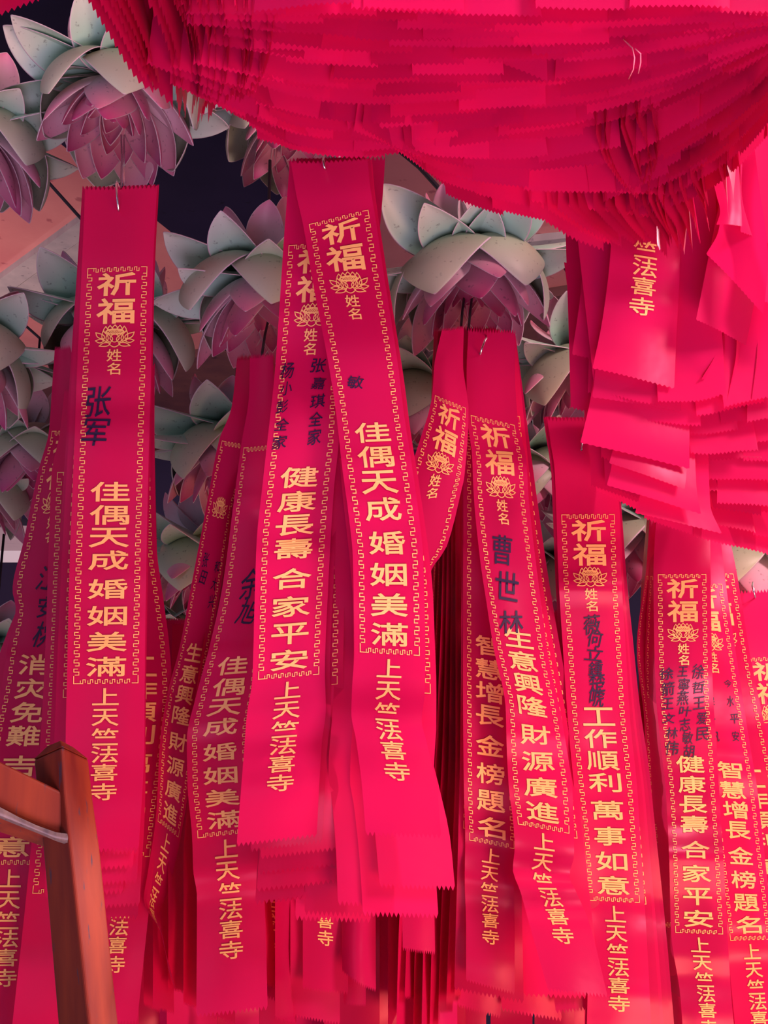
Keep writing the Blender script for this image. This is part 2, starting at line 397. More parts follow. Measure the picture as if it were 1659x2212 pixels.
def sheet(path, label, group=None, msg=None, border=False, head=None, foot=True, emblem=None, hand=None, nv=104, top=True, name='prayer_ribbon', part_off=0.0011):
    nu = TEETH * 2; V = []; F = []
    tv = 0.5 / LEN / TEETH
    for j in range(nv + 1):
        v = j / nv
        for i in range(nu + 1):
            vv = v
            if j == nv: vv += tv if i % 2 else -tv
            if j == 0 and top: vv += tv if i % 2 else -tv
            V.append(path.pos(i / nu, vv))
    for j in range(nv):
        for i in range(nu):
            a = j * (nu + 1) + i; F.append((a, a + nu + 1, a + nu + 2, a + 1))
    o = mesh_obj(name, V, F, 'red_satin')
    tag(o, label, 'prayer ribbon', group)
    org = path.pos(.5, 0.02); recenter(o, org)
    inv = Vector(org)
    def part(nm, flat, mat, off):
        PV = [path.pos(x, w / LEN, off) - inv for x, w in flat.v]
        c = mesh_obj(nm, PV, flat.f, mat, o, True)
        return c
    if border: part('gold_border', BORDER, 'gold_print', part_off)
    if head is None: head = bool(msg)
    if emblem is None: emblem = head
    if emblem: part('lotus_emblem', EMBLEM, 'gold_print', part_off)
    if head: part('heading_lettering', letters_flat(None, '祈福', False), 'gold_print', part_off); part('name_lettering', letters_flat(None, '姓名', False), 'gold_print', part_off)
    if msg: part('wish_lettering', letters_flat(msg, False, False), 'gold_print', part_off)
    if foot and (msg or head): part('temple_lettering', letters_flat(None, False, True), 'gold_print', part_off)
    if hand: part('handwriting', hand_flat(hand, len(label)), 'black_ink', part_off * 1.1)
    return o
ORD = ['first', 'second', 'third', 'fourth', 'fifth', 'sixth', 'seventh', 'eighth', 'ninth', 'tenth', 'eleventh', 'twelfth']

GR = 'printed prayer ribbons hanging in stacks'
def anch(ft, fb, kt=1.0):           # anchors from the pixel rows of the printed frame's top and bottom
    k = (fb - ft) / (0.7474 - 0.1207)
    return [(0.0, ft - 0.1207 * k * kt), (0.1207, ft), (0.7474, fb), (1.0, fb + 0.2526 * k)]

# --- left stack
R1 = Path([(184,405,340,403),(176,578,331,575),(166,800,326,798),(160,980,321,978),(150,1250,316,1248),(144,1478,313,1476),(141,1600,312,1598),(140,1842,299,1832)],
          [(0,405),(.1207,578),(.7474,1476),(1,1837)], 1.12, seed=1)
R1.kick = .024
sheet(R1, 'front ribbon of the left stack, two bold handwritten characters, steel hook at its top', GR, '佳偶天成婚姻美滿', True,
      hand=[(.30, 868, 66, 62, '张军')])
def offs(P, dxt, dxb, dyb, dY, wt=0, wb=0, dyt=0, seed=0, dxr=None, **kw):
    """A sheet behind P: shifted sideways (top, bottom) and hanging lower by dyb."""
    n = len(P.st); st = []
    y0 = P.st[0][1]; y1 = P.st[-1][1]
    for (xl, yl, xr, yr) in P.st:
        t = ((yl + yr) / 2 - y0) / (y1 - y0); dx = dxt + (dxb - dxt) * t; dy = dyt + (dyb - dyt) * t; dw = wt + (wb - wt) * t
        st.append((xl + dx, yl + dy, xr + dx + dw, yr + dy))
    yy = [dyt + (dyb - dyt) * max(0, (y - y0) / (y1 - y0)) for y in P.ay]
    q = Path(st, [(v, y + d) for v, y, d in zip(P.av, P.ay, yy)], P.Y + .006 + dY * 1.35, seed=seed, folds=P.folds, **kw)
    q.ref = P
    return q
def stack(P, what, specs, where):
    for k, sp in enumerate(specs):
        sp = dict(sp); bd = sp.pop('border', False)
        q = offs(P, seed=k * 13 + int(P.Y * 100), **sp)
        sheet(q, f'red ribbon {ORD[k]} behind the {what}, {where[k % len(where)]}', GR, None, bd, nv=44)
stack(R1, 'left stack front ribbon', [
    dict(dxt=3, dxb=3, dyb=8, dY=.004, wt=-2, wb=-6), dict(dxt=-4, dxb=-30, dyb=40, dY=.010, border=True, wb=18), dict(dxt=4, dxb=0, dyb=72, dY=.016, wb=-4),
    dict(dxt=-6, dxb=-44, dyb=95, dY=.022, border=True, wb=10), dict(dxt=3, dxb=2, dyb=122, dY=.028, border=True), dict(dxt=4, dxb=-2, dyb=150, dY=.036)],
    ['only a sliver showing', 'its frame edge showing on the left', 'its hem showing below the front one'])
R15 = Path([(200,560,336,560),(206,960,334,960),(214,1180,338,1180),(226,1290,352,1290),(236,1400,366,1400),(236,1500,372,1500),(215,1750,345,1750),(182,2197,297,2195)],
           anch(960, 1850), 1.20, seed=4, wave=.6)
sheet(R15, 'dim ribbon swinging out to the right behind the left stack, work wish half hidden', GR, '工作順利萬事如意', True, nv=60)

# --- dark bundle at far left
R14 = Path([(112,838,168,836),(105,931,185,931),(82,1017,176,1017),(50,1171,165,1171),(27,1275,150,1275),(34,1312,146,1312),(16,1402,140,1402),(5,1478,132,1478),(-20,1600,118,1600),(-50,1850,98,1850),(-70,2246,80,2240)],
           anch(931, 1867), 1.26, seed=6)
sheet(R14, 'dark ribbon at far left with dim gold lettering, passing behind the wooden frame', GR, '消灾免難吉祥如意', True,
      hand=[(.60, 885, 58, 50, '江安桃')])
R14b = Path([(140,838,196,838),(128,940,240,940),(111,1020,262,1020),(104,1200,258,1200),(98,1400,250,1400),(88,1600,236,1600),(60,1900,214,1900),(30,2175,190,2180)],
            anch(1020, 1930), 1.235, seed=8, wave=.6)
sheet(R14b, 'shaded ribbon between the far left ribbon and the left stack, gold frame edge showing', GR, None, True, nv=60)
for k, (xa, xb, yb, dY) in enumerate([(30, 190, 2150, .035), (95, 250, 2130, .05), (-60, 60, 2230, .05), (70, 130, 2235, .07), (-20, 80, 2212, .09)]):
    q = Path([(120 + k * 4, 842, 175 + k * 4, 842), (100 + k * 5, 1100, 220 + k * 3, 1100), (xa + 40, 1500, xb + 30, 1500), (xa, yb, xb, yb + RND.uniform(-10, 12))], [(0, 842), (1, yb)], 1.27 + dY, seed=60 + k)
    sheet(q, f'plain shaded ribbon deep in the far left bundle, {ORD[k]} of five behind the post', GR, None, False, nv=40)

# --- centre stack
R2 = Path([(626,345,772,342),(622,400,768,398),(612,530,756,522),(601,700,745,694),(592,820,738,814),(578,950,733,940),(566,1060,722,1050),(555,1165,715,1155),(550,1300,708,1290),(545,1465,702,1452),(533,1545,704,1530),(527,1620,695,1608),(511,1825,684,1805)],
          [(0,344),(.1207,526),(.7474,1462),(1,1815)], 1.055, seed=3, folds=((.80, .008, .035), (.575, .005, .03)))
R2.kick = .030
sheet(R2, 'left front ribbon of the centre stack, health and family peace wish, two columns of handwriting', GR, '健康長壽合家平安', True,
      hand=[(.18, 840, 37, 30, '杨小彭全家'), (.66, 832, 37, 30, '张嘉琪全家')])
R3 = Path([(628,350,794,346),(640,420,800,405),(655,487,808,452),(674,600,829,590),(712,800,860,790),(727,900,872,890),(738,1000,888,992),(754,1120,905,1115),(762,1200,914,1200),(764,1300,917,1302),(765,1408,919,1418),(760,1495,917,1500),(759,1545,911,1556),(768,1592,921,1600),(782,1700,944,1706),(790,1801,953,1807)],
          [(0,348),(.1207,469),(.48,962),(.7474,1412),(1,1804)], 1.02, seed=5, folds=((.835, .011, .03), (.56, .006, .035)))
R3.kick = .042
sheet(R3, 'right front ribbon of the centre stack, marriage wish, pink hem, pinned by steel hook', GR, '佳偶天成婚姻美滿', True,
      hand=[(.36, 950, 40, 36, '敏')])
stack(R2, 'centre health-wish ribbon', [
    dict(dxt=8, dxb=30, dyb=12, dY=.005, border=True, wb=-18), dict(dxt=14, dxb=52, dyb=28, dY=.010, border=True, wb=-4), dict(dxt=16, dxb=48, dyb=62, dY=.016, border=True, wb=6),
    dict(dxt=18, dxb=44, dyb=98, dY=.022, wb=8), dict(dxt=20, dxb=40, dyb=126, dY=.028), dict(dxt=60, dxb=72, dyb=122, dY=.032, border=True)],
    ['its frame edge showing on the right', 'its zigzag hem showing below'])
stack(R3, 'centre marriage-wish ribbon', [
    dict(dxt=6, dxb=30, dyb=112, dY=.020, border=True, dyt=0), dict(dxt=10, dxb=-6, dyb=172, dY=.030, border=True), dict(dxt=-4, dxb=-60, dyb=150, dY=.034), dict(dxt=2, dxb=-132, dyb=170, dY=.05), dict(dxt=2, dxb=-152, dyb=182, dY=.056)],
    ['its hem hanging lower', 'hem spread out under the front ribbons'])

# --- bundle behind the centre stack, left part
R12 = Path([(540,770,590,765),(538,850,592,850),(520,965,602,960),(500,1120,600,1115),(480,1270,598,1262),(452,1400,570,1390),(425,1500,560,1490),(404,1600,545,1588),(405,1690,548,1680),(415,1812,560,1795),(417,1880,563,1865),(425,1935,570,1920),(424,2194,578,2178)],
           [(0,768),(.1207,965),(.4585,1440),(.7474,1803),(1,2186)], 1.16, seed=9, folds=((.80, .008, .03),))
R12.kick = .02
sheet(R12, 'shaded ribbon between the left and centre stacks, marriage wish, thin handwritten strokes', GR, '佳偶天成婚姻美滿', True, head=False, emblem=False, hand=[(.55, 880, 62, 60, '余旭')])
R13 = Path([(512,775,560,770),(500,880,556,880),(473,950,548,965),(448,1080,505,1095),(416,1250,478,1260),(388,1400,452,1410),(362,1500,432,1515),(346,1600,420,1620),(338,1750,394,1790),(318,1890,362,1930),(310,1942,345,1972),(350,2020,352,2030),(362,2085,378,2132)],
           [(0,773),(.1207,958),(.4585,1410),(.7474,1790),(.86,1950),(1,2120)], 1.19, yaw=.035, seed=10)
sheet(R13, 'narrow twisted ribbon left of the shaded marriage ribbon, business wish, tail curling away', GR, '生意興隆財源廣進', True, head=False, emblem=True,
      hand=[(.35, 850, 40, 34, '张田'), (.75, 860, 40, 30, '和大兴')])
for k in range(9):                  # tight pleats hung side by side under the second lotus
    x0 = 513 + k * 8.5; xb = 330 + k * 33; yb = RND.uniform(2120, 2225)
    q = Path([(x0, 772, x0 + 12, 768), (x0 - 4 + k * .6, 860, x0 + 9 + k, 860), (x0 - 36 + k * 4, 1050, x0 - 14 + k * 5, 1050), (xb + 60, 1500, xb + 92, 1500), (xb, 1850, xb + 40, 1850), (xb, yb, xb + 46, yb + 14)],
             [(0, 770), (1, yb)], 1.215 + .004 * (k % 3), yaw=.055 + .01 * (k % 2), seed=30 + k)
    sheet(q, f'pleat seen nearly edge-on under the second lotus, {ORD[k]} of nine from the left', GR, None, k % 3 == 0, nv=44)

# --- middle right bundle
R4 = Path([(955,712,1002,708),(938,790,1000,786),(950-16,850,1012,884),(893,995,1003,1030),(868,1080,996,1062),(862,1160,965,1180),(858,1245,928,1245),(862,1500,930,1500),(870,2050,940,2060)],
          [(0,710),(.1207,868),(.24,1020),(1,2055)], 1.20, seed=12, wave=.6)
sheet(R4, 'slanted dark ribbon left of the narrow stack, twisting behind the centre stack', GR, None, True, head=True, emblem=True, foot=False, nv=60)
R5 = Path([(1012,712,1113,718),(1008,800,1112,800),(1008,893,1120,920),(1015,945,1130,960),(1020,985,1137,992),(1023,1060,1142,1072),(1036,1200,1158,1215),(1052,1310,1172,1325),(1066,1400,1184,1415),(1092,1530,1213,1552),(1094,1600,1222,1606),(1099,1700,1236,1708),(1109,1780,1240,1804),(1112,1830,1240,1846),(1108,1878,1230,1892),(1124,1925,1244,1925),(1142,1990,1272,1990),(1184,2138,1313,2152)],
          [(0,715),(.1207,908),(.4585,1378),(.7474,1790),(1,2145)], 1.24, seed=13, folds=((.81, .010, .022), (.60, .007, .03), (.19, .006, .025)))
R5.kick = .045
sheet(R5, 'business-wish ribbon right of centre with pink curled hem, hooked below the middle lotus', GR, '生意興隆財源廣進', True,
      hand=[(.42, 868, 80, 62, '曹世林')])
R6 = Path([(990,708,1070,710),(988,800,1080,800),(1000,930,1105,950),(1001,1100,1110,1110),(1000,1300,1112,1310),(1000,1500,1116,1520),(1002,1700,1118,1715),(1005,1812,1120,1834),(1004,1900,1110,1916),(1007,2000,1112,2010),(1007,2117,1112,2146)],
          [(0,709),(.1207,930),(.4585,1392),(.7474,1824),(1,2132)], 1.275, seed=14, folds=((.81, .008, .03),))
sheet(R6, 'wisdom and exam wish ribbon half covered by the business-wish ribbon', GR, '智慧增長金榜題名', True)
for k, st in enumerate([
    [(1000,712,1070,714),(998,1100,1112,1110),(994,1600,1120,1615),(981,2150,1132,2180)], [(1018,716,1113,722),(1040,1200,1166,1215),(1100,1600,1234,1620),(1122,2152,1300,2158)],
    [(1030,716,1113,722),(1046,1200,1180,1215),(1130,1700,1262,1710),(1200,2178,1322,2162)], [(1010,712,1080,716),(1010,1200,1120,1210),(1050,1700,1170,1710),(1085,2192,1215,2215)],
    [(1000,712,1080,716),(1000,1200,1100,1210),(1000,1700,1110,1710),(990,2185,1080,2210)]]):
    q = Path(st, [(0, st[0][1]), (.1207, 905), (.7474, 1800 + 10 * k), (1, st[-1][1])], 1.285 + .012 * k, seed=40 + k, wave=.7)
    sheet(q, f'red ribbon {ORD[k]} behind the business-wish ribbon, jagged hem near the bottom edge', GR, None, k < 3, nv=50)
for k in range(8):                  # edge-on pleats left of that stack
    x0 = 938 + k * 8; xb = 872 + k * 18; yb = RND.uniform(2150, 2260)
    q = Path([(x0, 712 - k * 2, x0 + 9, 712 - k * 2), (x0 - 6 + k, 850, x0 + 6 + k, 850), (930 + k * 9, 1150, 945 + k * 10, 1150), (900 + k * 14, 1600, 922 + k * 14, 1600), (xb - 10, 2000, xb + 24, 2000), (xb - 16, yb, xb + 26, yb)],
             [(0, 712), (1, yb)], 1.31 + .004 * (k % 3), yaw=.065, seed=70 + k)
    sheet(q, f'edge-on pleat behind the slanted ribbon, {ORD[k]} of eight from the left', GR, None, k in (0, 1, 2), nv=44)

# --- right stacks
R7 = Path([(1182,903,1318,905),(1190,960,1326,960),(1198,1010,1331,1010),(1202,1110,1338,1110),(1207,1250,1343,1250),(1216,1400,1352,1400),(1226,1550,1361,1550),(1240,1700,1376,1702),(1252,1800,1382,1802),(1262,1945,1392,1950),(1268,2040,1398,2045),(1270,2110,1402,2115),(1266,2285,1410,2290)],
          [(0,905),(.1207,1112),(.4585,1548),(.7474,1947),(1,2287)], 1.30, seed=16, wave=1.25, folds=((.24, .007, .02), (.05, .008, .03)))
sheet(R7, 'dark glossy ribbon in the right-hand row, smooth work wish, a column of messy handwriting', GR, '工作順利萬事如意', True,
      hand=[(.50, 842, 35, 42, '薇何立鍾楚唬')])
stack(R7, 'dark glossy work-wish ribbon', [
    dict(dxt=-2, dxb=4, dyb=5, dY=.005, border=True, wb=18, wt=-4), dict(dxt=-4, dxb=20, dyb=12, dY=.010, border=True, wb=10), dict(dxt=-6, dxb=34, dyb=20, dY=.016, border=True, wb=12),
    dict(dxt=-3, dxb=48, dyb=-60, dY=.022, border=True), dict(dxt=-8, dxb=-4, dyb=10, dY=.028)],
    ['its frame edge showing on the right', 'a red sliver along the side'])
R8 = Path([(1420,1090,1532,1090),(1414,1180,1534,1180),(1412,1240,1535,1240),(1413,1350,1537,1350),(1417,1500,1541,1500),(1428,1620,1549,1620),(1437,1700,1553,1702),(1445,1850,1562,1852),(1450,2015,1571,2018),(1470,2150,1580,2152),(1482,2328,1598,2330)],
          [(0,1092),(.1207,1241),(.4585,1650),(.7474,2016),(1,2328)], 1.34, seed=18, folds=((.79, .006, .03),))
sheet(R8, 'pink-lit ribbon under the right mass, health and family peace wish, three columns of handwriting', GR, '健康長壽合家平安', True,
      hand=[(.20, 832, 38, 34, '徐箭王文林伟'), (.48, 826, 34, 32, '王寧燕叶志敏胡'), (.76, 826, 40, 34, '徐哲王爱民')])
R9 = Path([(1440,1095,1550,1095),(1452,1180,1558,1180),(1462,1262,1568,1262),(1490,1450,1597,1455),(1515,1600,1620,1606),(1530,1700,1636,1706),(1550,1850,1652,1856),(1570,2032,1672,2028),(1585,2180,1690,2175),(1600,2350,1706,2345)],
          [(0,1095),(.1207,1262),(.4585,1662),(.7474,2030),(1,2348)], 1.375, seed=20)
sheet(R9, 'ribbon right of the pink-lit one, wisdom and exam wish, faint pen marks', GR, '智慧增長金榜題名', True, hand=[(.30, 840, 46, 26, '人保一帆'), (.75, 836, 46, 26, '今水平安')])
R10 = Path([(1470,1095,1560,1095),(1490,1230,1590,1230),(1520,1420,1622,1420),(1560,1640,1668,1640),(1600,1850,1710,1850),(1640,2250,1760,2250)], anch(1240, 2060), 1.40, seed=21)
sheet(R10, 'ribbon leaning out at the right edge behind the exam-wish ribbon', GR, '工作順利萬事如意', True, nv=60)
R11 = Path([(1572,1256,1690,1250),(1584,1340,1702,1336),(1596,1425,1712,1418),(1612,1560,1726,1556),(1640,1800,1752,1796),(1690,2300,1800,2300)], anch(1420, 2160), 1.42, seed=22)
sheet(R11, 'dark red ribbon at the right edge hung by its own steel hook', GR, '消灾免難吉祥如意', True, nv=60)
for k, st in enumerate([
    [(1405,1090,1440,1090),(1396,1230,1425,1230),(1376,1400,1412,1400),(1392,1560,1440,1560),(1400,1800,1470,1800),(1420,2290,1500,2290)], [(1412,1090,1450,1090),(1402,1250,1440,1250),(1394,1450,1436,1450),(1405,1700,1460,1700),(1436,2290,1520,2290)],
    [(1400,1090,1430,1090),(1384,1300,1400,1300),(1380,1500,1420,1500),(1384,1800,1440,1800),(1400,2290,1470,2290)], [(1425,1090,1545,1090),(1430,1300,1556,1300),(1450,1600,1575,1600),(1470,2300,1600,2300)]]):
    q = Path(st, [(0, 1090), (.1207, 1245), (.7474, 2016), (1, st[-1][1])], 1.375 + .012 * k, yaw=.05 if k < 3 else 0, seed=90 + k)
    sheet(q, f'{ORD[k]} of four ribbons showing left of the pink-lit health-wish ribbon', GR, None, k < 2, nv=50)

# --- lower rows between the stacks
def lower(st, Y, label, foot=False, yaw=0.0, curl=0.0, seed=0, hy=None):
    ys = st[0][1]; ye = (st[-1][1] + st[-1][3]) / 2
    q = Path(st, [(0.45, ys), (1.0, ye)] if hy is None else hy, Y, seed=seed, yaw=yaw, curl=curl)
    return sheet(q, label, GR, None, False, head=False, nv=50, name='prayer_ribbon') if not foot else sheet_foot(q, label)
def sheet_foot(q, label):
    o = sheet(q, label, GR, None, False, nv=50)
    fl = letters_flat(None, False, True); inv = o.location
    mesh_obj('temple_lettering', [q.pos(x, w / LEN, .0007) - inv for x, w in fl.v], fl.f, 'gold_print', o)
    return o
def hang(xl, xr, ytop, ybl, ybr, Y, label, foot=False, lean=0.0, yaw=0.0, curl=0.0, seed=0):
    yb = (ybl + ybr) / 2; L0 = 1433 * 1.12 / Y; yt = yb - L0
    st = [(xl - lean * 1.6 + 12, yt, xr - lean * 1.6 - 12, yt), (xl - lean * .6, yb - L0 * .4, xr - lean * .6, yb - L0 * .4), (xl, ybl, xr, ybr)]
    q = Path(st, [(0, yt), (1, yb)], Y, seed=seed, yaw=yaw, curl=curl, wave=.8)
    return sheet_foot(q, label) if foot else sheet(q, label, GR, None, False, nv=50)
hang(524, 626, 0, 2138, 2168, 1.245, 'lower-row ribbon beside the shaded marriage ribbon, gold characters slanting near its hem', True, lean=-16, yaw=.03, seed=101)
hang(654, 752, 0, 2134, 2146, 1.25, 'ribbon in the lower row with two gold characters, below the centre stack hems', True, seed=102)
hang(627, 734, 0, 2192, 2212, 1.265, 'ribbon hanging lowest behind the two-character ribbon below the centre stack', seed=103)
hang(739, 812, 0, 2096, 2140, 1.24, 'bright pink curled ribbon tail below the centre stack', curl=.012, lean=4, seed=104)
hang(742, 790, 0, 2168, 2172, 1.28, 'short ribbon hem between the two-character ribbon and the pink tail', seed=105)
hang(310, 345, 0, 2168, 2186, 1.24, 'narrow ribbon right of the left stack with its hem near the bottom edge', yaw=.04, seed=106)
hang(560, 640, 0, 2250, 2260, 1.30, 'ribbon running off the bottom edge below the slanting characters', seed=107)
for k, (x0, wd) in enumerate([(838, 26), (858, 30), (884, 16), (900, 22), (918, 12), (932, 34), (962, 26), (985, 30)]):
    hang(x0, x0 + wd, 0, RND.uniform(2170, 2280), RND.uniform(2170, 2280), 1.40 + .02 * (k % 3), f'edge-on ribbon in the lower gap below the centre stack, {ORD[k]} of eight', yaw=.06, seed=110 + k)
for k, (x0, x1) in enumerate([(200, 300), (250, 345), (330, 420), (360, 470), (470, 560), (640, 740), (700, 820), (800, 890), (880, 970), (950, 1050), (1060, 1150)]):
    hang(x0, x1, 0, RND.uniform(2400, 2480), RND.uniform(2400, 2480), 1.46 + .015 * (k % 3), f'back-row ribbon in the lower gap, {ORD[k]} of eleven behind the front stacks', seed=130 + k, yaw=.02 * (k % 3))
for k, (x0, x1) in enumerate([(1155, 1240), (1180, 1262), (1380, 1460), (1240, 1330), (1480, 1570), (1560, 1660)]):
    hang(x0, x1, 0, 2380, 2400, 1.50 + .02 * k, f'back-row ribbon behind the right-hand row near the glossy work-wish ribbon, {ORD[k]} of six', seed=150 + k)

# ---------------------------------------------------------------- ribbon masses overhead: each ribbon hangs straight down, its hem seen from below
WR = 0.072
def resample(poly, t):
    d = [0]
    for i in range(1, len(poly)): d.append(d[-1] + math.hypot(poly[i][0] - poly[i-1][0], poly[i][1] - poly[i-1][1]))
    q = [a / d[-1] for a in d]
    return catmull(q, [p[0] for p in poly], t), catmull(q, [p[1] for p in poly], t)
def hem_ribbon(pts, length, label, group, drift, r):
    nu = TEETH * 2; nv = 7; V = []; F = []
    toz = (pts[-1] - pts[0]).length / TEETH * .30
    ph, am = r.uniform(0, 6), r.uniform(.002, .006)
    nrm = (pts[-1] - pts[0]).cross(Vector((0, 0, 1))).normalized()
    for j in range(nv + 1):
        h = length * (j / nv) ** 1.3
        for i in range(nu + 1):
            p = pts[i].copy()
            if j == 0: p.z += toz if i % 2 else -toz
            p += Vector((drift[0] * h, drift[1] * h, h)) + nrm * (am * math.sin(ph + h * 16 + i * .05) - am * math.sin(ph + i * .05))
            V.append(p)
    for j in range(nv):
        for i in range(nu):
            a = j * (nu + 1) + i; F.append((a, a + 1, a + nu + 2, a + nu + 1))
    o = mesh_obj('prayer_ribbon', V, F, 'red_satin')
    recenter(o, pts[nu // 2]); tag(o, label, 'prayer ribbon', group)
    return o
def fan(c0, c1, rows, height, label, group, length=.42, jit=5, w=WR, seed=0, gap=0.0, Yf=None, t0=0.0, t1=1.0, pw=1.0, drift=0.14, zj=0.0):
    r = random.Random(seed); made = 0; nu = TEETH * 2
    for k in range(rows):
        a = (k / max(rows - 1, 1)) ** pw
        def P(t, dy=0.0, dz=0.0):
            x0, y0 = resample(c0, t); x1, y1 = resample(c1, t)
            px, py = x0 + (x1 - x0) * a, y0 + (y1 - y0) * a + dy
            return at_z(px, py, height + dz) if Yf is None else at(px, py, Yf[0] + (Yf[1] - Yf[0]) * a + Yf[2] * (t - .5) + dz)
        t = t0 - r.uniform(0, .25) * (t1 - t0) * (1 if rows > 1 else 0)
        while t < t1:
            dy = r.gauss(0, jit); dz = r.uniform(-zj, zj)
            ts = [t]; acc = 0; prev = P(t, dy, dz); T = t
            while acc < w and T < t1 + .3:
                T += .004; cur = P(T, dy, dz); acc += (cur - prev).length; prev = cur
            tilt = r.gauss(0, jit * .5)
            pts = [P(t + (T - t) * i / nu, dy + tilt * (i / nu - .5), dz) for i in range(nu + 1)]
            hem_ribbon(pts, length, label, group, (r.uniform(-drift, drift), r.uniform(-drift, drift)), r); made += 1
            t = T + gap * (T - t) - r.uniform(.0, .3) * (T - t) * (gap == 0)
    return made
Z1 = 0.53
N = {}
N['main'] = fan([(585,10),(720,0),(860,8),(1060,14),(1300,22),(1500,20),(1665,30)], [(548,285),(640,333),(760,346),(900,335),(1100,314),(1250,292),(1450,225),(1665,105)], 15, Z1,
    'plain red ribbon hem in the wide sagging tier across the overhead mass', 'ribbon hems in the wide sagging tier overhead', seed=1, jit=9, pw=.95)
N['bl'] = fan([(860,318),(960,345),(1100,350),(1290,320)], [(885,340),(965,405),(1100,455),(1210,482),(1330,510)], 5, Z1 - .01,
    'plain red ribbon hem in the lower overhead tier, left of the middle fold', 'ribbon hems left of the middle fold overhead', seed=2, jit=6)
N['br'] = fan([(1385,330),(1480,275),(1600,195),(1670,130)], [(1385,470),(1470,440),(1560,390),(1640,310),(1680,260)], 7, Z1 - .01,
    'plain red ribbon hem in the lower overhead tier, right of the middle fold', 'ribbon hems right of the middle fold overhead', seed=3, jit=6)
def pleats(pairs, n, label, group, seed, height=Z1, jit=4, length=.4):
    """Nested edge-on hems between a first and a last hem line."""
    r = random.Random(seed); nu = TEETH * 2; (a0, a1) = pairs
    for k in range(n):
        q = k / (n - 1); jx, jy = r.gauss(0, jit), r.gauss(0, jit); end = r.uniform(.75, 1.12); bow = r.gauss(0, 6)
        def P(s):
            x0, y0 = resample(a0, s); x1, y1 = resample(a1, s)
            return at_z(x0 + (x1 - x0) * q + jx + bow * math.sin(3 * s), y0 + (y1 - y0) * q + jy * s, height)
        pts = [P(i / nu * end) for i in range(nu + 1)]
        hem_ribbon(pts, length, label, group, (r.uniform(-.10, .10), r.uniform(-.10, .10)), r)
    return n
pleats(([(150,-60),(235,70),(300,170),(330,190)], [(330,-60),(380,70),(400,180),(402,238)]), 8, 'red ribbon in the left fan overhead, its hem sweeping past the big lotus', 'ribbons sweeping in the left fan overhead', 21, jit=7)
pleats(([(350,-40),(398,80),(410,190),(400,240)], [(594,40),(588,120),(560,190),(520,235)]), 14, 'edge-on red ribbon pleat in the right part of the left fan overhead', 'edge-on pleats in the left fan overhead', 22, jit=6)
pleats(([(-120,70),(-60,50),(20,20),(95,-5)], [(-120,20),(-60,0),(20,-30),(95,-60)]), 2, 'red ribbon hem crossing the top left corner', 'ribbon hems in the top left corner', 23)
pleats(([(1290,290),(1300,335),(1330,390),(1375,440)], [(1420,250),(1432,295),(1428,340),(1410,372)]), 9, 'edge-on red ribbon pleat in the middle fold of the overhead mass', 'edge-on pleats in the middle fold overhead', 24, height=Z1 - .012, jit=6)
pleats(([(1150,455),(1190,480),(1240,510),(1300,530)], [(1440,440),(1450,480),(1470,520),(1482,548)]), 12, 'red pleat in the hanging fringe below the overhead mass', 'pleats in the fringe below the overhead mass', 25, height=Z1 - .02)
pleats(([(1400,430),(1420,470),(1445,510),(1460,560)], [(1570,360),(1575,400),(1580,430),(1584,445)]), 9, 'bright pink-edged pleat at the right end of the overhead fringe', 'bright pleats at the right end of the fringe', 26, height=Z1 - .02, jit=8)
pleats(([(556,225),(600,235),(650,250),(700,262)], [(553,300),(600,312),(640,326),(700,340)]), 3, 'dark red ribbon hem at the left foot of the overhead mass', 'ribbon hems at the left foot of the overhead mass', 27)

# right-hand mass
def board(st, Y, label, yaw=0.0, foot=False, seed=0, curl=0.0, v0=None):
    """A ribbon of the right mass seen almost face on, from near its hem upwards."""
    yb = (st[-1][1] + st[-1][3]) / 2; L0 = 1433 * 1.12 / Y; v1 = 1 - (yb - (st[0][1] + st[0][3]) / 2) / L0
    q = Path(st, [(v1, (st[0][1] + st[0][3]) / 2), (1, yb)], Y, yaw=yaw, seed=seed, curl=curl)
    o = sheet(Crop(q, max(v1 - .12, 0)), label, 'ribbons of the right-hand mass', None, False, nv=40)
    if foot:
        fl = letters_flat(None, False, True); fl.v = fl.v; keep = [f for f in fl.f]
        mesh_obj('temple_lettering', [q.pos(x, w / LEN - .015, .0008) - o.location for x, w in fl.v], keep, 'gold_print', o)
    return o
class Crop:
    def __init__(s, q, v0): s.q = q; s.v0 = v0
    def pos(s, u, v, off=0.0): return s.q.pos(u, s.v0 + (1 - s.v0) * v, off)
board([(1266,480,1385,480),(1256,620,1380,630),(1236,765,1370,800)], 1.115, 'plain ribbon at the left rim of the right mass, left of the gold characters', yaw=.01, seed=201)
board([(1325,440,1470,455),(1318,560,1468,590),(1300,700,1462,720),(1280,795,1457,838)], 1.08, 'ribbon in the right mass with gold temple characters down its middle', foot=True, seed=202)
board([(1300,640,1455,660),(1290,760,1468,790),(1280,858,1472,888)], 1.10, 'ribbon just below the gold-character ribbon of the right mass', seed=203)
board([(1290,760,1480,780),(1276,860,1490,880),(1254,956,1490,1012)], 1.118, 'wide flat hem in the middle of the right mass, left corner sticking out', seed=204)
board([(1330,880,1480,910),(1326,960,1484,1010),(1316,1000,1480,1056)], 1.128, 'light red ribbon hem folded forward under the wide flat one', seed=205)
board([(1326,900,1500,930),(1322,1000,1505,1050),(1311,1048,1515,1110)], 1.138, 'ribbon hem directly under the light folded one in the right mass', seed=206)
board([(1390,950,1530,970),(1384,1060,1535,1090),(1372,1108,1560,1152)], 1.15, 'hem at the lower left end of the right mass, above the pink-lit ribbon', seed=207)
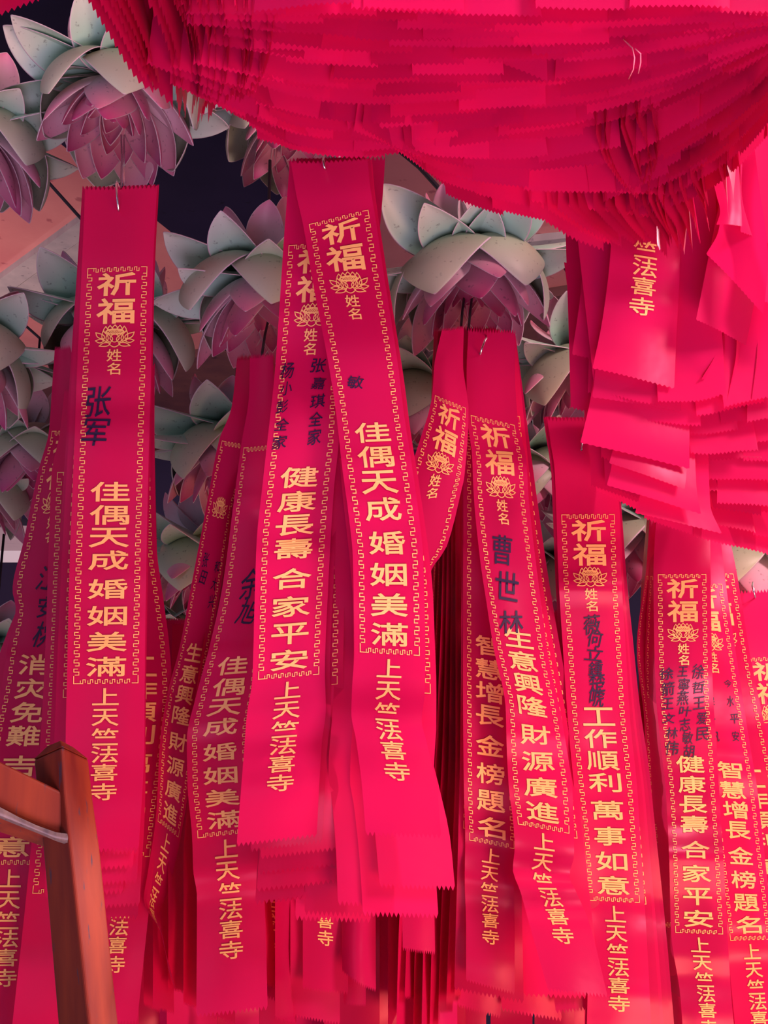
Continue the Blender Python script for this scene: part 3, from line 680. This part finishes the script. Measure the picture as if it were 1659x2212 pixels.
board([(1562,440,1640,400),(1552,500,1660,560),(1526,548,1650,678)], 1.02, 'bright ribbon turned diagonal on the right, jagged slanting hem', yaw=-.02, seed=208)
board([(1530,560,1640,590),(1518,620,1625,680),(1504,690,1612,745)], 1.04, 'second diagonal ribbon under the bright slanting one, right side', yaw=.03, seed=209)
board([(1600,330,1690,320),(1600,420,1690,420),(1600,500,1690,540)], 1.00, 'pale pink shining ribbon at the right edge below the overhead mass', yaw=.03, seed=210)
board([(1548,420,1600,410),(1556,455,1602,445),(1548,485,1604,487)], .99, 'small bright hem between the fringe and the pale shining ribbon', seed=211)
board([(1640,400,1760,420),(1640,520,1750,560),(1630,640,1740,700)], 1.03, 'red ribbon cut by the right edge beside the slanting hems', seed=212)
RM = 'ribbons of the right-hand mass'
pl = 'edge-on pleat in the right mass between gold characters and slanting hems'
for k in range(7):
    x0 = 1452 + k * 11
    board([(x0, 470, x0 + 14, 480), (x0 - 4, 620, x0 + 14, 640), (x0 - 6 + k * 2, 700, x0 + 20, 730), (x0 + 4 + k * 4, 780 + RND.uniform(-50, 20), x0 + 26 + k * 4, 810 + RND.uniform(-40, 20))], 1.09 + .004 * (k % 3), pl, yaw=.055, seed=220 + k)
for k in range(7):
    x0 = 1556 + k * 15
    board([(x0 - 20, 600, x0 + 4, 610), (x0 - 8, 700, x0 + 16, 720), (x0 - 10, 760, x0 + 30, 800), (x0 - 40 + k * 3, 850 + RND.uniform(-40, 20), x0 + 10, 840 + RND.uniform(-30, 20))], 1.08 + .005 * (k % 3), 'curved pleat of the right mass below the slanting hems, at the right edge', yaw=.05, seed=240 + k)
fan([(1285,835),(1400,862),(1500,868),(1600,845),(1665,830)], [(1330,1090),(1420,1128),(1540,1168),(1650,1195),(1680,1205)], 10, .2,
    'layered red ribbon hem in the lower right mass', 'layered hems in the lower right mass', length=.30, jit=11, seed=31, Yf=(1.09, 1.22, -.02), drift=.1, zj=.006)

# ---------------------------------------------------------------- lotus flowers, hung upside down
def petal_mesh(name, l, w, a0, a1, cup, mat, tipcurl=0.0, r0=0.012, h0=0.0, pointed=1.0):
    nu, nv = 8, 14; V = []; F = []; UV = []
    r, h = r0, h0; P = []
    for j in range(nv + 1):
        s = j / nv; a = math.radians(a0 + (a1 - a0) * s + tipcurl * max(0, s - .75) * 4)
        P.append((r, h, a)); r += math.sin(a) * l / nv; h -= math.cos(a) * l / nv
    for j in range(nv + 1):
        s = j / nv; r, h, a = P[j]
        f = (0.30 + 0.70 * math.sin(math.pi * min(s / 1.1, 1) ** .9) ** .8) * max(0.0, 1 - s ** (4.2 / pointed)) ** .62
        hw = w * .5 * f
        for i in range(nu + 1):
            q = i / nu * 2 - 1
            inn = cup * hw * (q * q) * (1 - .35 * s)            # edges bend towards the flower's axis side
            V.append((r - math.cos(a) * inn, q * hw, h - math.sin(a) * inn)); UV.append((i / nu, s))
    for j in range(nv):
        for i in range(nu):
            k = j * (nu + 1) + i; F.append((k, k + 1, k + nu + 2, k + nu + 1))
    me = bpy.data.meshes.new(name); me.from_pydata(V, [], F)
    me.materials.append(MATS[mat]); me.materials.append(MATS['petal_rim'])
    me.polygons.foreach_set('use_smooth', [True] * len(me.polygons))
    ul = me.uv_layers.new(name='petal')
    for lp in me.loops: ul.data[lp.index].uv = UV[lp.vertex_index]
    me.update()
    return me
LAYERS = [   # name, mesh, count, azimuth offset, tilt jitter
    ('upper_petal', petal_mesh('upper_petal', .080, .056, 118, 150, .55, 'lilac_petal', h0=.012, pointed=.8), 7, 0.0, 7),
    ('green_petal', petal_mesh('green_petal', .122, .072, 82, 104, .70, 'green_petal', h0=.004, pointed=.7), 8, .4, 7),
    ('green_petal', petal_mesh('green_petal', .128, .066, 74, 92, .60, 'green_petal', h0=.000, pointed=.8), 7, .1, 6),
    ('bowl_petal', petal_mesh('bowl_petal', .150, .108, 100, -30, .45, 'olive_petal', h0=-.002, r0=.014, pointed=.8), 6, .5, 4),
    ('pink_petal', petal_mesh('pink_petal', .130, .064, 66, 4, .50, 'lilac_petal', h0=-.008, r0=.012), 8, .5, 5),
    ('pink_petal', petal_mesh('pink_petal', .112, .054, 54, 4, .55, 'pink_petal', h0=-.012, r0=.010), 8, .1, 5),
    ('pink_petal', petal_mesh('pink_petal', .092, .044, 42, 2, .60, 'pink_petal', h0=-.014, r0=.008), 7, .3, 5),
    ('inner_petal', petal_mesh('inner_petal', .066, .034, 28, -4, .75, 'pink_petal', h0=-.016, r0=.004), 6, .0, 5),
]
def heart_mesh():
    V = []; F = []; n = 14; prof = [(0, -.016), (.010, -.018), (.013, -.034), (.011, -.046), (.004, -.052), (0, -.053)]
    for r, h in prof:
        for k in range(n): V.append((r * math.cos(2 * math.pi * k / n), r * math.sin(2 * math.pi * k / n), h))
    for j in range(len(prof) - 1):
        for k in range(n): F.append((j * n + k, (j + 1) * n + k, (j + 1) * n + (k + 1) % n, j * n + (k + 1) % n))
    me = bpy.data.meshes.new('heart'); me.from_pydata(V, [], F); me.materials.append(MATS['lotus_heart'])
    me.polygons.foreach_set('use_smooth', [True] * len(me.polygons))
    return me
HEART = heart_mesh()
def lotus(px, py, Y, label, scale=1.0, tilt=3, roll=0, spin=0.0, seed=0, group='artificial lotus flowers hung upside down'):
    r = random.Random(seed)
    e_ = bpy.data.objects.new('lotus_flower', None); COL.objects.link(e_); e_.empty_display_size = .05
    e_.location = at(px, py, Y); e_.rotation_euler = (math.radians(-tilt), math.radians(roll), 0); e_.scale = (scale,) * 3
    tag(e_, label, 'lotus flower', group)
    for nm, me, n, az, jt in LAYERS:
        for k in range(n):
            o = bpy.data.objects.new(nm, me); COL.objects.link(o); o.parent = e_
            ph = spin + 2 * math.pi * (k + az) / n + r.gauss(0, .07)
            o.rotation_euler = (math.radians(r.gauss(0, jt)), math.radians(r.gauss(0, jt)), ph)
            q = r.uniform(.9, 1.08); o.scale = (q, q * r.uniform(.92, 1.08), q)
            md = o.modifiers.new('thickness', 'SOLIDIFY'); md.thickness = .0016; md.offset = 0; md.material_offset_rim = 1
            sb = o.modifiers.new('smooth', 'SUBSURF'); sb.levels = 1; sb.render_levels = 1
    o = bpy.data.objects.new('flower_heart', HEART); COL.objects.link(o); o.parent = e_
    s = tube('hanging_stem', [(0, 0, .0), (0.001, 0, .05), (0, 0, .16)], .002, 'black_cable', e_)
    return e_
lotus(262, 168, 1.30, 'large lotus flower at upper left above the left stack, half under the red fan', 1.16, spin=.35, seed=1, tilt=7)
lotus(575, 590, 1.36, 'lotus flower left of the centre stack, its right half covered by ribbons', 1.12, spin=.2, seed=2)
lotus(1022, 545, 1.42, 'large lotus flower right of the centre stack with olive bowl petals', 1.20, spin=.5, seed=3)
lotus(250, 668, 1.50, 'lotus flower hidden behind the left stack, green petals out on both sides', 1.16, spin=.1, seed=4)
lotus(-52, 262, 1.35, 'lotus flower cut by the left edge beside the large upper left one', 1.10, spin=.0, seed=5)
lotus(-78, 722, 1.40, 'lotus flower cut by the left edge at mid height, only leaf-like petals showing', 1.10, spin=.6, seed=6)
lotus(505, 925, 1.62, 'dim lotus flower below the second one, left of the pleated bundle', 1.16, spin=.3, seed=7)
lotus(455, 1165, 1.80, 'dim lotus flower lower down between left and centre stacks', 1.2, spin=.8, seed=8)
lotus(1262, 760, 1.60, 'lotus flower behind the left rim of the right mass', 1.16, spin=.15, seed=9)
lotus(640, 235, 1.50, 'lotus flower peeping out under the overhead mass, left of the centre stack', 1.05, spin=.4, seed=10)
lotus(66, 940, 1.70, 'dark lotus flower behind the far left bundle', 1.1, spin=.55, seed=11)
lotus(-75, 1015, 1.75, 'dark lotus flower low at the left edge by the bright gap', 1.15, spin=.2, seed=12)
lotus(-15, 1385, 1.85, 'lowest dim lotus flower at the left edge', 1.2, spin=.9, seed=13)
lotus(1150, 985, 1.72, 'dim lotus flower between the business ribbon and the glossy ribbon', 1.15, spin=.7, seed=14)
lotus(1395, 1115, 1.62, 'lotus flower in the gap left of the pink-lit ribbon', 1.15, spin=.25, seed=15)
lotus(1600, 1160, 1.65, 'lotus flower under the right mass near the right edge', 1.15, spin=.45, seed=16)
lotus(905, 815, 1.70, 'dim lotus flower between the centre stack and the slanted ribbon', 1.1, spin=.95, seed=17)
lotus(1190, 1200, 1.85, 'faint lotus flower low in the gap left of the glossy ribbon', 1.1, spin=.05, seed=18)
lotus(370, 1330, 1.95, 'lowest lotus flower in the gap right of the left stack', 1.15, spin=.35, seed=19)

# ---------------------------------------------------------------- hooks, cables
def wire(name, pts, r, mat, label, cat, group=None):
    o = tube(name, [at(*p) for p in pts], r, mat)
    recenter(o, at(*pts[0]))
    return tag(o, label, cat, group)
HG = 'steel wire hooks holding the ribbons'
wire('wire_hook', [(262,292,1.25),(263,345,1.2),(262,402,1.14),(259,408,1.118),(256,400,1.112),(252,390,1.108),(251,398,1.104),(253,425,1.104),(256,452,1.106),(257,456,1.112),(257,455,1.13)], .0013, 'steel_wire', 'steel hook below the large upper left lotus holding the left stack', 'hook', HG)
wire('wire_hook', [(268,292,1.25),(268,345,1.2),(267,402,1.15)], .0010, 'steel_wire', 'straight steel wire beside the left stack hook', 'wire')
wire('wire_hook', [(701,318,1.06),(699,338,1.012),(698,345,1.006),(701,362,1.004),(703,366,1.010),(703,366,1.03)], .0012, 'steel_wire', 'steel hook pinning the top of the centre stack', 'hook', HG)
wire('wire_hook', [(1051,722,1.26),(1051,731,1.228),(1048,734,1.224),(1042,750,1.222),(1038,764,1.223),(1037,766,1.232),(1037,766,1.25)], .0012, 'steel_wire', 'slanting steel hook on the prosperous business ribbon', 'hook', HG)
wire('wire_hook', [(1256,940,1.29),(1257,958,1.275),(1256,972,1.272),(1256,972,1.30)], .0012, 'steel_wire', 'tiny steel hook end on top of the dark glossy ribbon', 'hook', HG)
wire('wire_hook', [(1626,1258,1.43),(1625,1266,1.404),(1627,1272,1.40),(1631,1290,1.402),(1631,1292,1.43)], .0012, 'steel_wire', 'steel hook on the dark red ribbon at the right edge', 'hook', HG)
wire('lotus_stem_wire', [(1003,640,1.38),(999,670,1.34),(996,705,1.30)], .0018, 'black_cable', 'left dark wire below the middle lotus heart', 'wire')
wire('lotus_stem_wire', [(1020,640,1.38),(1016,670,1.34),(1012,712,1.27)], .0018, 'black_cable', 'right dark wire below the middle lotus heart', 'wire')
wire('lotus_stem_wire', [(580,690,1.32),(572,725,1.28),(566,765,1.22)], .0018, 'black_cable', 'dark wire below the second lotus into the pleated bundle', 'wire')
wire('cable', [(-60,225,1.75),(50,333,1.75),(180,478,1.75),(345,625,1.75),(512,775,1.75)], .0030, 'black_cable', 'black cable running diagonally behind the left stack', 'cable')
wire('cable', [(-40,625,1.9),(40,690,1.9),(130,770,1.9),(240,870,1.9)], .0026, 'black_cable', 'black cable low at left behind the hidden lotus', 'cable')
wire('cable', [(800,270,2.10),(850,315,1.8),(905,360,1.75),(960,420,1.75),(1010,470,1.75)], .0045, 'black_cable', 'dark cable above the middle lotus', 'cable')
wire('cable', [(1215,570,1.8),(1240,620,1.8),(1243,680,1.8),(1238,760,1.8)], .0022, 'black_cable', 'thin dark cord right of the middle lotus', 'cord')

TH = 'loose threads on the overhead hems'
wire('loose_thread', [(1336,75,.715),(1352,90,.71),(1366,104,.70),(1371,125,.70),(1368,150,.715),(1358,170,.735)], .0005, 'pale_thread', 'curled loose thread hanging from the overhead hems, left one of a pair', 'thread', TH)
wire('loose_thread', [(1372,105,.70),(1384,116,.70),(1384,135,.705),(1379,158,.72)], .0005, 'pale_thread', 'short loose thread hanging from the overhead hems, right one of a pair', 'thread', TH)
# ---------------------------------------------------------------- wooden frame at lower left: post with a rail let into it
pr = bpy.data.objects.new('wooden_frame', None); COL.objects.link(pr); pr.location = at(160, 2212, .85)
tag(pr, 'red varnished wooden frame at lower left, post with a worn rail', 'wooden frame')
def solid(name, secs, mat, parent, bev=.0025):
    """A tapering bar lofted through cross sections (lists of world points)."""
    n = len(secs[0]); V = [p - parent.location for s in secs for p in s]; F = []
    for j in range(len(secs) - 1):
        for k in range(n): F.append((j * n + k, j * n + (k + 1) % n, (j + 1) * n + (k + 1) % n, (j + 1) * n + k))
    F.append(tuple(range(n))[::-1]); F.append(tuple((len(secs) - 1) * n + k for k in range(n)))
    o = mesh_obj(name, V, F, mat, parent, False)
    bm = bmesh.new(); bm.from_mesh(o.data); bmesh.ops.recalc_face_normals(bm, faces=bm.faces); bm.to_mesh(o.data); bm.free()
    b = o.modifiers.new('bevel', 'BEVEL'); b.width = bev; b.segments = 3; b.limit_method = 'ANGLE'
    return o
def sec(a, b, c, y0):               # left, ridge, right pixel corners; hidden rear corner completes the square
    A, B, C = at(*a, y0 + .026), at(*b, y0), at(*c, y0 + .030)
    return [A, B, C, A + C - B]
post = solid('post', [sec((72,1640), (134,1612), (192,1640), .85), sec((80,1730), (140,1712), (203,1735), .85), sec((92,1832), (150,1815), (217,1835), .85), sec((108,2020), (171,2010), (236,2020), .85), sec((134,2330), (206,2330), (270,2330), .85)], 'red_varnished_wood', pr)
cap = solid('post_cap', [sec((72,1640), (134,1612), (192,1640), .85), [p * .5 + q * .5 for p, q in zip(sec((78,1622), (132,1600), (184,1628), .858), [at(130,1598,.868)] * 4)]], 'red_varnished_wood', pr, .001)
def rsec(t, b, u, y0):              # rail: top edge, lower front edge, underside rear edge
    T, B, U = at(*t, y0), at(*b, y0 + .004), at(*u, y0 + .05)
    return [T, B, U, T + U - B]
rail = solid('rail', [rsec((-260,1516), (-260,1640), (-260,1688), .800), rsec((0,1643), (0,1752), (0,1800), .835), rsec((80,1682), (80,1786), (80,1826), .846), rsec((146,1714), (150,1814), (110,1835), .856)], 'red_varnished_wood', pr, .003)
wp = [at(x, y, .833 + .02 * x / 150) - pr.location for x, y in [(-200, 1680), (-60, 1732), (0, 1757), (40, 1773), (80, 1789), (120, 1806), (148, 1815)]]
worn = mesh_obj('worn_edge', [p + Vector((0, dy, dz)) for p in wp for dy, dz in ((-.0008, .0035 + .0015 * math.sin(p.x * 400)), (-.0022, -.001), (.004, -.0042))],
    [(3 * j + a, 3 * j + a + 1, 3 * j + a + 4, 3 * j + a + 3) for j in range(len(wp) - 1) for a in (0, 1)], 'worn_edge_wood', pr)
worn['label'] = 'bare grey worn lower edge of the rail'
